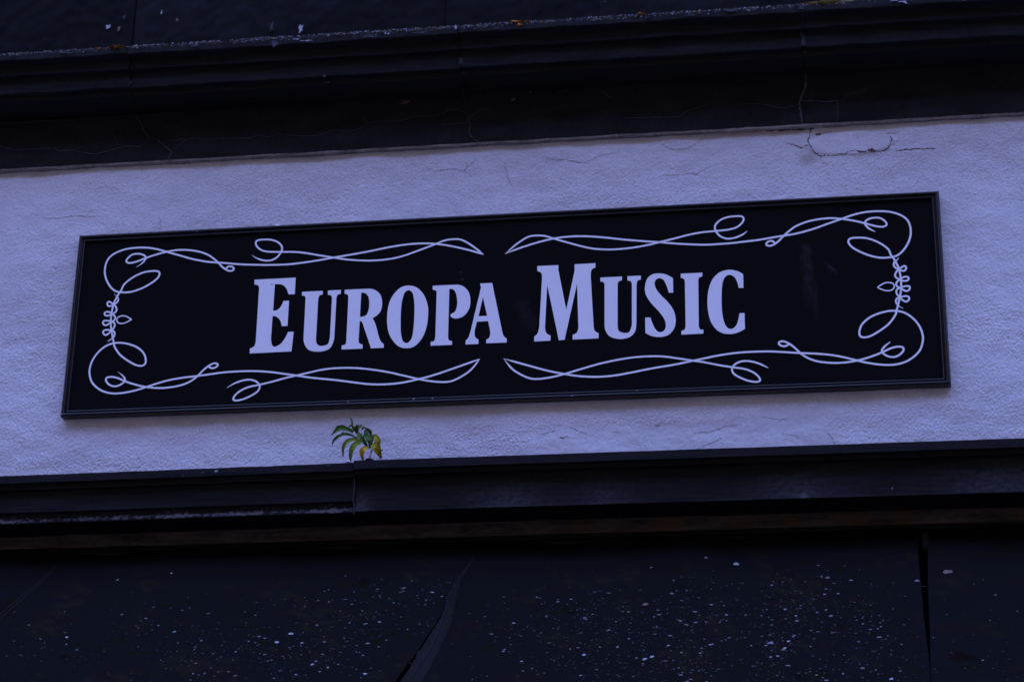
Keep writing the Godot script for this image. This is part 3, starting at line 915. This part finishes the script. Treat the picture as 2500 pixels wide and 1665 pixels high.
	add_letter(s, [1427,1322,1,2105,1320,1,2103,1163,1,2369,-215,1,2623,1094,1,2618,1323,1,3282,1328,1,3282,1175,1,3167,1110,0,3135,898,1,3235,-796,1,3275,-955,0,3396,-1040,1,3390,-1207,1,2582,-1213,1,2581,-1053,1,2711,-982,0,2759,-810,1,2703,653,1,2326,-1209,1,2145,-1218,1,1753,663,1,1702,-763,1,1747,-957,0,1884,-1050,1,1879,-1217,1,1365,-1226,1,1369,-1056,1,1467,-962,0,1520,-755,1,1589,939,1,1554,1083,0,1429,1154,1], [])
	add_letter(s, [3442,829,1,4125,831,1,4121,697,1,4026,676,0,3987,572,1,3987,-795,1,4026,-988,0,4189,-1065,0,4351,-1037,0,4433,-815,1,4437,550,1,4404,651,0,4296,691,1,4296,833,1,4720,833,1,4716,696,1,4617,665,0,4584,543,1,4573,-787,1,4530,-1028,0,4383,-1194,0,4188,-1255,0,3961,-1245,0,3733,-1149,0,3608,-952,0,3578,-742,1,3575,557,1,3549,664,0,3443,698,1], [])
	add_letter(s, [5723,699,1,5728,214,1,5591,213,1,5531,427,0,5435,643,0,5305,720,0,5190,672,0,5150,551,0,5188,373,0,5333,155,0,5559,-100,0,5735,-388,0,5796,-703,0,5745,-978,0,5582,-1178,0,5323,-1246,0,5064,-1207,0,4854,-1094,1,4847,-584,1,5013,-588,1,5083,-810,0,5195,-1023,0,5324,-1090,0,5438,-1033,0,5487,-880,0,5441,-652,0,5264,-383,0,5038,-111,0,4877,177,0,4846,425,0,4912,704,0,5077,854,0,5274,880,0,5502,833,0], [])
	add_letter(s, [5969,835,1,6646,836,1,6640,706,1,6542,676,0,6512,555,1,6506,-925,1,6540,-1041,0,6649,-1066,1,6641,-1193,1,5962,-1198,1,5970,-1071,1,6067,-1034,0,6101,-907,1,6095,522,1,6071,647,0,5967,701,1], [])
	add_letter(s, [7905,724,1,7908,264,1,7760,267,1,7727,435,0,7642,632,0,7499,721,0,7369,680,0,7285,535,0,7244,318,0,7225,-65,0,7227,-412,0,7261,-725,0,7329,-952,0,7415,-1056,0,7495,-1077,0,7591,-1042,0,7690,-900,0,7766,-575,1,7918,-574,1,7922,-1091,1,7780,-1170,0,7619,-1227,0,7443,-1241,0,7236,-1206,0,7031,-1060,0,6875,-794,0,6800,-444,0,6785,-96,0,6828,251,0,6946,578,0,7144,797,0,7340,875,0,7534,888,0,7743,828,0], [])
	part("scratch", chip(0.006, 0.003, 4.0, 0.0), M.void_dark, s).position = Vector3(-0.727, 0.112, 0.0215)
	# scroll border
	add_scroll(s, [-12622,525,-12587,730,-12527,879,-12461,1028,-12379,1162,-12300,1366,-12034,1594,-11689,1755,-11370,1794,-11172,1773,-11108,1659,-11202,1497,-11437,1324,-11745,1173,-12059,1088,-12382,1093,-12603,1159,-12802,1353,-12953,1621,-13018,1922,-12960,2255,-12764,2469,-12415,2613,-12022,2656,-11661,2644,-11295,2573,-10888,2440,-10447,2294,-10007,2148,-9464,2021,-8927,1956,-8391,1881,-7824,1835,-7471,1810,-6769,1797,-6247,1833,-5728,1890,-5251,1958,-4693,2028,-4108,2111,-3491,2214,-2977,2279,-2462,2303,-1947,2269,-1431,2169,-916,2025,-539,1897,-316,1802], 0, 1, 6.2)
	add_scroll(s, [-11941,1960,-11738,2099,-11638,2262,-11709,2377,-11894,2436,-12109,2417,-12260,2294,-12296,2184,-12190,2122,-11976,2149,-11697,2246,-11348,2359,-10926,2456,-10571,2498,-10212,2479,-9850,2412,-9519,2283,-9294,2123,-9103,1947,-8950,1791,-8765,1671,-8624,1672,-8586,1736,-8651,1806,-8775,1819,-8848,1749], 1, 0, 6.2)
	add_scroll(s, [-8007,2192,-7840,2072,-7588,1978,-7341,1973,-7138,2084,-7010,2288,-7021,2455,-7171,2611,-7388,2697,-7637,2721,-7847,2702,-7905,2613,-7850,2480,-7682,2341,-7431,2276,-7008,2247,-6620,2227,-6232,2174,-5808,2078,-5251,1958,-4858,1875,-4336,1808,-3817,1785,-3302,1821,-2894,1909,-2419,2067,-1878,2258,-1608,2360,-1335,2393,-1062,2360,-785,2200,-542,2006,-316,1802], 1, 1, 6.0)
	add_scroll(s, [-12622,525,-12638,347,-12640,196,-12633,59,-12612,-93,-12574,-258,-12531,-424,-12490,-575,-12444,-713,-12438,-776,-12334,-943,-12174,-1130,-11909,-1321,-11649,-1468,-11451,-1508,-11333,-1452,-11318,-1309,-11401,-1091,-11594,-903,-11817,-785,-12108,-700,-12394,-680,-12706,-765,-12968,-989,-13136,-1270,-13197,-1555,-13168,-1772,-13083,-1990,-12886,-2194,-12624,-2346,-12300,-2419,-11950,-2407,-11570,-2341,-11228,-2247,-10853,-2131,-10476,-2039,-10028,-1975,-9544,-1934,-9164,-1896,-8648,-1846,-8130,-1832,-7612,-1846,-7092,-1902,-6565,-1994,-6192,-2062,-5675,-2156,-4990,-2250,-4307,-2367,-3798,-2440,-3293,-2459,-2791,-2423,-2293,-2332,-1796,-2213,-1301,-2059,-807,-1896,-346,-1741], 0, 1, 6.2)
	add_scroll(s, [-12228,-1684,-12057,-1816,-11956,-1963,-12016,-2067,-12149,-2151,-12323,-2173,-12489,-2102,-12600,-1973,-12581,-1874,-12425,-1848,-12208,-1899,-11951,-2016,-11587,-2148,-11228,-2240,-10839,-2291,-10455,-2288,-10077,-2232,-9773,-2120,-9542,-1952,-9350,-1747,-9186,-1611,-9019,-1529,-8895,-1552,-8890,-1624,-9007,-1690,-9130,-1667,-9187,-1604], 1, 0, 6.2)
	add_scroll(s, [-8540,-2380,-8275,-2232,-8005,-2144,-7765,-2129,-7553,-2207,-7440,-2352,-7481,-2509,-7628,-2626,-7894,-2756,-8164,-2815,-8277,-2776,-8244,-2655,-8083,-2503,-7816,-2380,-7477,-2316,-7071,-2233,-6558,-2107,-6261,-2052,-5856,-1970,-5349,-1878,-4841,-1853,-4331,-1877,-3820,-1947,-3310,-2048,-2801,-2183,-2259,-2333,-1856,-2419,-1455,-2459,-1190,-2428,-863,-2268,-603,-2070,-346,-1741], 1, 1, 6.0)
	add_scroll(s, [-12613,1049,-12536,969,-12463,903,-12448,820,-12487,739,-12575,674,-12678,624,-12765,621,-12812,692,-12805,754,-12746,772,-12660,720,-12581,661,-12513,589,-12469,477,-12497,409,-12559,357,-12635,312,-12739,283,-12834,294,-12874,358,-12852,405,-12779,422,-12682,390,-12589,324,-12516,259,-12489,189,-12510,122,-12572,70,-12673,6,-12774,-51,-12857,-27,-12893,43,-12876,97,-12803,110,-12695,96,-12598,64,-12513,19,-12482,-57,-12493,-125,-12539,-205,-12581,-258,-12653,-336,-12741,-394,-12803,-378,-12857,-307,-12836,-240,-12758,-216,-12650,-228,-12554,-252,-12484,-289,-12453,-359,-12463,-440,-12510,-506,-12578,-564,-12673,-621], 1, 1, 5.8)
	add_scroll(s, [-11923,106,-12034,182,-12132,235,-12254,254,-12359,231,-12426,159,-12418,76,-12351,5,-12256,-16,-12150,-4,-12047,39,-11923,106], 0, 0, 4.2)
	# leftover glue above the last A
	for k in [[-0.104, 0.124, 0.008, 0.006], [-0.098, 0.119, 0.004, 0.004], [-0.100, 0.100, 0.013, 0.003], [-0.095, 0.096, 0.006, 0.006], [-0.102, 0.0955, 0.012, 0.002]]:
		var o := part("glue_mark", chip(k[2], k[3], k[0] * 50.0 + k[1] * 90.0, 0.0), M.dim_chip, s)
		o.position = Vector3(k[0], k[1], 0.0204)

func awnings() -> void:
	var tear_left := edge([-42,48,-46,82,-55,121,-74,181,-83,235,-91,361,-101,438,-118,517,-130,585,-148,642,-162,698,-170,737])
	var flap_l := edge([-42,57,-54,124,-69,176,-80,219,-85,277,-86,366,-90,418,-100,478,-110,532,-119,585,-127,623,-138,684,-148,726])
	var flap_r := edge([-41,57,-48,124,-55,176,-63,219,-62,278,-58,367,-57,419,-58,479,-63,533,-68,586,-72,625,-82,686,-90,727])
	var gap_l := edge([1278,39,1277,85,1276,151,1275,298,1274,395,1274,562,1275,680,1272,775])
	var gap_r := edge([1311,41,1308,86,1301,179,1293,332,1289,440,1284,562,1278,680,1274,775])
	var none := func(t, v): return 0.0
	var a := thing("awning", "wide dark canvas awning spattered with droppings, its middle seam torn open", "awning", Vector3(0, SY, 0))
	var b := thing("awning", "dark canvas awning right of the narrow gap, its cloth nearly clean", "awning", Vector3(0, SY, 0))
	part("canvas", cloth(func(v): return -2.6, func(v): return tear_left.call(v), 0.0, 1.15, 90, 60, none), M.canvas, a)
	part("canvas", cloth(func(v): return lerpf(flap_l.call(v), flap_r.call(v), 0.45), gap_l, 0.0, 1.15, 90, 60, none), M.canvas, a)
	part("canvas", cloth(gap_r, func(v): return 2.7, 0.0, 1.15, 40, 50, none), M.canvas, b)
	# the torn hem, a rolled strip standing proud
	var hem := part("torn_hem", cloth(flap_l, flap_r, 0.03, 1.15, 8, 90, func(t, v): return 0.0012 + 0.012 * (0.45 + 0.9 * t) * pow(maxf(0.0, cos(t * PI * 0.5)), 0.8) * smoothstep(0.05, 0.4, v), 1.6), M.canvas, a)
	hem.set_meta("label", "rolled edge of torn cloth along the seam")
	var tp := PackedVector3Array()
	for q in open_curve(pairs([-83,288,-85,341,-82,408,-83,478,-89,542,-91,595,-99,629,-112,675,-121,726]), 6): tp.append(on_awning(q.x + 0.002 * nz(q.y * 40.0, 1.0), q.y, 0.0125))
	var thread := part("thread", tube(tp, 0.0008, 0.0008), material(0.035, 0.033, 0.05, 0.9, 0.1), a)
	thread.set_meta("label", "loose pale thread on the torn hem")
	var bp := pairs([-138,582,-122,600,-126,582,-133,604,-147,639,-128,647])
	for i in bp.size() / 2:
		var line := PackedVector3Array([on_awning(bp[i * 2].x, bp[i * 2].y, -0.003), on_awning((bp[i * 2].x + bp[i * 2 + 1].x) / 2, (bp[i * 2].y + bp[i * 2 + 1].y) / 2, -0.005), on_awning(bp[i * 2 + 1].x, bp[i * 2 + 1].y, -0.003)])
		part("stitch", tube(line, 0.0013, 0.0013), M.metal, a)
	# roller under the ledge, bar at the foot of the cloth
	for k in [[a, -2.6, 1.275], [b, 1.295, 2.7]]:
		var l: float = k[2] - k[1]
		var roll := CylinderMesh.new()
		roll.top_radius = 0.028
		roll.bottom_radius = 0.028
		roll.height = l
		var o := part("roller", roll, M.metal, k[0])
		o.rotation.z = PI / 2
		o.position = Vector3(k[1] + l / 2, AWNING_Y - 0.022, AWNING_Z - 0.022)
		var rod := CylinderMesh.new()
		rod.top_radius = 0.02
		rod.bottom_radius = 0.02
		rod.height = l
		var f := part("front_bar", rod, M.metal, k[0])
		f.rotation.z = PI / 2
		f.position = Vector3(k[1] + l / 2, AWNING_Y - 1.15 * 0.70711 - 0.02, AWNING_Z + 1.15 * 0.70711)
		for x in [k[1] + 0.1, k[2] - 0.1]:
			var far := Vector3(x, AWNING_Y - 1.15 * 0.70711 - 0.02, AWNING_Z + 1.15 * 0.70711)
			part("arm", tube(PackedVector3Array([Vector3(x, -1.6, -0.165), far.lerp(Vector3(x, -1.6, -0.165), 0.5), far]), 0.012, 0.012), M.metal, k[0])
	for k in [[-1.384, 0.07, -1.48, 0.40], [-1.3876, 0.109, -1.475, 0.45]]:
		var sl := PackedVector3Array()
		for i in 9: sl.append(on_awning(lerpf(k[0], k[2], i / 8.0), lerpf(k[1], k[3], i / 8.0), 0.0006))
		part("seam_line", tube(sl, 0.0005, 0.0005), M.dim_chip, a)
	var wire := PackedVector3Array()
	for x in [1.262, 1.277, 1.29]: wire.append(on_awning(x, 0.30, -0.004))
	part("wire", tube(wire, 0.001, 0.001), M.metal, a)
	# bird droppings and specks
	var one := SurfaceTool.new()
	var two := SurfaceTool.new()
	one.begin(Mesh.PRIMITIVE_TRIANGLES)
	two.begin(Mesh.PRIMITIVE_TRIANGLES)
	var clusters := [[-358,459,158,128,240],[-603,601,145,83,90],[-874,508,187,128,80],[-1068,369,257,178,50],[-1248,584,126,85,40],[-197,275,75,50,60],[-425,647,142,61,90],[167,539,58,123,60],[298,458,94,126,90],[477,506,138,113,170],[596,592,90,100,90],[701,386,115,117,120],[896,371,57,86,80],[875,580,44,50,60],[1056,377,68,85,80],[1151,567,65,99,80],[984,730,160,42,130],[380,706,167,39,60],[712,695,131,58,60],[1425,654,74,96,25],[1435,411,66,124,14]]
	for k in clusters:
		for i in int(k[4] * 1.7):
			var u: float = k[0] * 0.001 + rng.randfn(0, 1.1) * k[2] * 0.001
			var v: float = k[1] * 0.001 + rng.randfn(0, 1.0) * k[3] * 0.001
			if v < 0.17 or v > 1.1: continue
			var st := one
			if u > gap_r.call(v) + 0.006: st = two
			elif u > gap_l.call(v) - 0.006: continue
			if u > tear_left.call(v) - 0.01 and u < flap_r.call(v) + 0.02: continue
			var bright := rng.randf()
			var r := 0.0007 + 0.0012 * pow(rng.randf(), 2.0)
			var g := 0.035 + 0.10 * pow(rng.randf(), 2.0)
			var tone := Color(g, g * rng.randf_range(0.75, 1.0), g * rng.randf_range(0.55, 1.0))
			if bright > 0.82:
				r = 0.0010 + 0.0021 * pow(rng.randf(), 2.6)
				g = 0.07 + 0.22 * rng.randf()
				tone = Color(g, g * 0.99, g * 0.97)
			spot(st, u, v, r * rng.randf_range(1.1, 2.5), r, tone, rng.randf() * 40.0)
	for k in [[748,151,8,0],[660,122,5,1],[1014,243,6,2],[1354,234,14,2],[1265,275,6,1],[-985,142,3,0],[1173,763,5,0],[857,583,8,1],[498,370,8,2],[-520,497,7,0],[856,270,4,1],[997,237,2,0],[534,641,6,0],[515,650,6,0],[576,591,4,0],[-1191,531,3,0],[-1203,492,5,0],[345,622,5,0],[-261,697,5,0],[-420,653,5,0],[-552,539,6,0],[894,610,5,0],[904,576,5,0],[894,405,4,0],[1064,183,2,2]]:
		var u: float = k[0] * 0.001
		var v: float = k[1] * 0.001
		var tone: Color = [Color(0.33, 0.33, 0.335) if k[1] > 150 else Color(0.6, 0.6, 0.6), Color(0.17, 0.165, 0.19), Color(0.17, 0.12, 0.10)][k[3]]
		spot(two if u > 1.3 else one, u, v, k[2] * 0.0011, k[2] * 0.0008, tone, u * 9.0)
	tag(part("bird_dropping", one.commit(), M.spots, a), "pale spatter of bird droppings", "", "", "stuff")
	tag(part("bird_dropping", two.commit(), M.spots, b), "few pale specks", "", "", "stuff")

func weed() -> void:
	var p := thing("weed", "small leafy weed with one yellow leaf growing from the ledge below the sign", "plant", Vector3(0, SY, 0))
	part("soil", clod(Vector3(0.013, 0.004, 0.010), 2.0, 0.6, func(n): return Color(0.05, 0.035, 0.025) * (1.0 + n)), M.moss, p).position = Vector3(-0.358, -0.513, 0.085)
	add_stem(p, [-3612,-5098,-3598,-4971,-3571,-4845,-3529,-4745,-3560,-4637,-3686,-4484,-3863,-4370,-3987,-4271,-4098,-4159,-4183,-4061], 0.075, 0.0028, 0.0010, M.stem)
	add_stem(p, [-3217,-5077,-3175,-5138], 0.090, 0.0012, 0.0009, M.twig)
	add_stem(p, [-3242,-5083,-3253,-5136], 0.090, 0.0012, 0.0009, M.twig)
	add_stem(p, [-3537,-4910,-3554,-4843,-3491,-4764], 0.085, 0.0012, 0.0009, M.twig)
	add_stem(p, [-3892,-4486,-3820,-4469,-3700,-4500], 0.080, 0.0012, 0.0009, M.green_stem)
	add_stem(p, [-4102,-4332,-4050,-4321,-4026,-4254], 0.070, 0.0012, 0.0009, M.green_stem)
	add_leaf(p, [-3600,-4752,-3687,-4856,-3759,-5001,-3750,-5188], 15.9, "yellow", 0.095, 0.020)
	add_leaf(p, [-3851,-4531,-3996,-4680,-4118,-4878,-4170,-5158], 16.4, "green", 0.085, 0.020)
	add_leaf(p, [-3905,-4470,-4071,-4458,-4226,-4520,-4366,-4637,-4424,-4796,-4442,-4971], 12.1, "green", 0.075, 0.020)
	add_leaf(p, [-4102,-4332,-4303,-4285,-4486,-4346,-4628,-4436,-4744,-4500,-4826,-4585], 10.8, "dark", 0.070, 0.030)
	add_leaf(p, [-4150,-4200,-4312,-4141,-4499,-4121,-4656,-4169,-4842,-4292], 17.5, "teal", 0.080, 0.020)
	add_leaf(p, [-4228,-4024,-4228,-3888,-4239,-3806,-4290,-3709,-4354,-3631], 6.2, "teal", 0.060, 0.010)
	add_leaf(p, [-4209,-3998,-4265,-3941,-4368,-4026], 5.9, "teal", 0.060, 0.010)
	add_leaf(p, [-4180,-4086,-4156,-4032,-4118,-3993], 6.7, "teal", 0.070, 0.010)
	add_leaf(p, [-4067,-4225,-4007,-4105,-3917,-4041,-3889,-3926], 17.5, "dark", 0.070, 0.020)
	add_leaf(p, [-4034,-4107,-4102,-4078,-4151,-4164], 5.9, "dark", 0.075, 0.010)
	add_leaf(p, [-3901,-4125,-3797,-4081,-3723,-4111], 8.1, "dark", 0.075, 0.010)
	add_leaf(p, [-3990,-4249,-3892,-4374,-3764,-4554,-3637,-4746], 16.2, "teal", 0.085, 0.020)
	add_leaf(p, [-3815,-4352,-3639,-4439,-3529,-4551,-3523,-4685,-3571,-4784], 25.6, "teal", 0.090, 0.020)
	add_leaf(p, [-3832,-4195,-3711,-4220,-3591,-4258,-3572,-4380], 15.5, "dark", 0.075, 0.020)
	add_leaf(p, [-3534,-4413,-3414,-4431,-3303,-4569,-3267,-4799,-3202,-5068], 16.2, "olive", 0.085, 0.020)
	add_leaf(p, [-3474,-4606,-3402,-4729,-3316,-4906,-3216,-5097], 17.5, "olive", 0.090, 0.020)
	add_leaf(p, [-3277,-4830,-3212,-4812,-3198,-4832], 5.4, "teal", 0.080, 0.000)
	add_leaf(p, [-4483,-4143,-4492,-4238,-4567,-4316], 8.1, "dark", 0.070, 0.010)

func moss() -> void:
	var brown := func(n): return Color(0.16, 0.075, 0.025) * (1.0 + 1.2 * n)
	var orange := func(n): return Color(0.42, 0.19, 0.05) * (1.0 + 1.0 * n)
	var pale := func(n): return Color(0.45, 0.42, 0.34) * (1.0 + 0.4 * n)
	var mixed := func(n): return Color(0.30, 0.25, 0.08).lerp(Color(0.10, 0.07, 0.03), clampf(0.5 + 1.5 * n, 0, 1))
	for k in [
		["moss_clump", "widest brown moss clump on the cornice lip, beside the white pebble", "moss", -1.252, 0.909, Vector3(0.026, 0.006, 0.012), brown, 0.9],
		["moss_clump", "small orange moss tuft on the cornice lip left of the brown clump", "moss", -1.316, 0.908, Vector3(0.012, 0.004, 0.008), orange, 0.9],
		["pebble", "white pebble lying on the cornice lip", "pebble", -1.193, 0.9085, Vector3(0.0085, 0.0035, 0.007), pale, 0.2],
		["moss_clump", "orange moss crust with pale top on the middle of the cornice lip", "moss", 0.105, 0.9025, Vector3(0.03, 0.0035, 0.01), orange, 0.9],
		["moss_clump", "single round orange moss tuft on the cornice lip above the letter M", "moss", 0.495, 0.9015, Vector3(0.009, 0.004, 0.008), orange, 0.9],
		["moss_clump", "yellow and brown moss mat at the upper right on the cornice lip", "moss", 1.08, 0.8965, Vector3(0.06, 0.005, 0.012), mixed, 0.9],
		["moss_clump", "orange moss specks on the face of the cornice lip below the crust", "moss", 0.107, 0.8895, Vector3(0.008, 0.004, 0.004), orange, 0.9]]:
		var o := thing(k[0], k[1], k[2], Vector3(k[3], SY + k[4], 0.215 if k[4] > 0.895 else 0.222))
		part("crust" if k[0] == "pebble" else "tuft", clod(k[5], k[3] * 7.0, k[7], k[6]), M.moss, o)
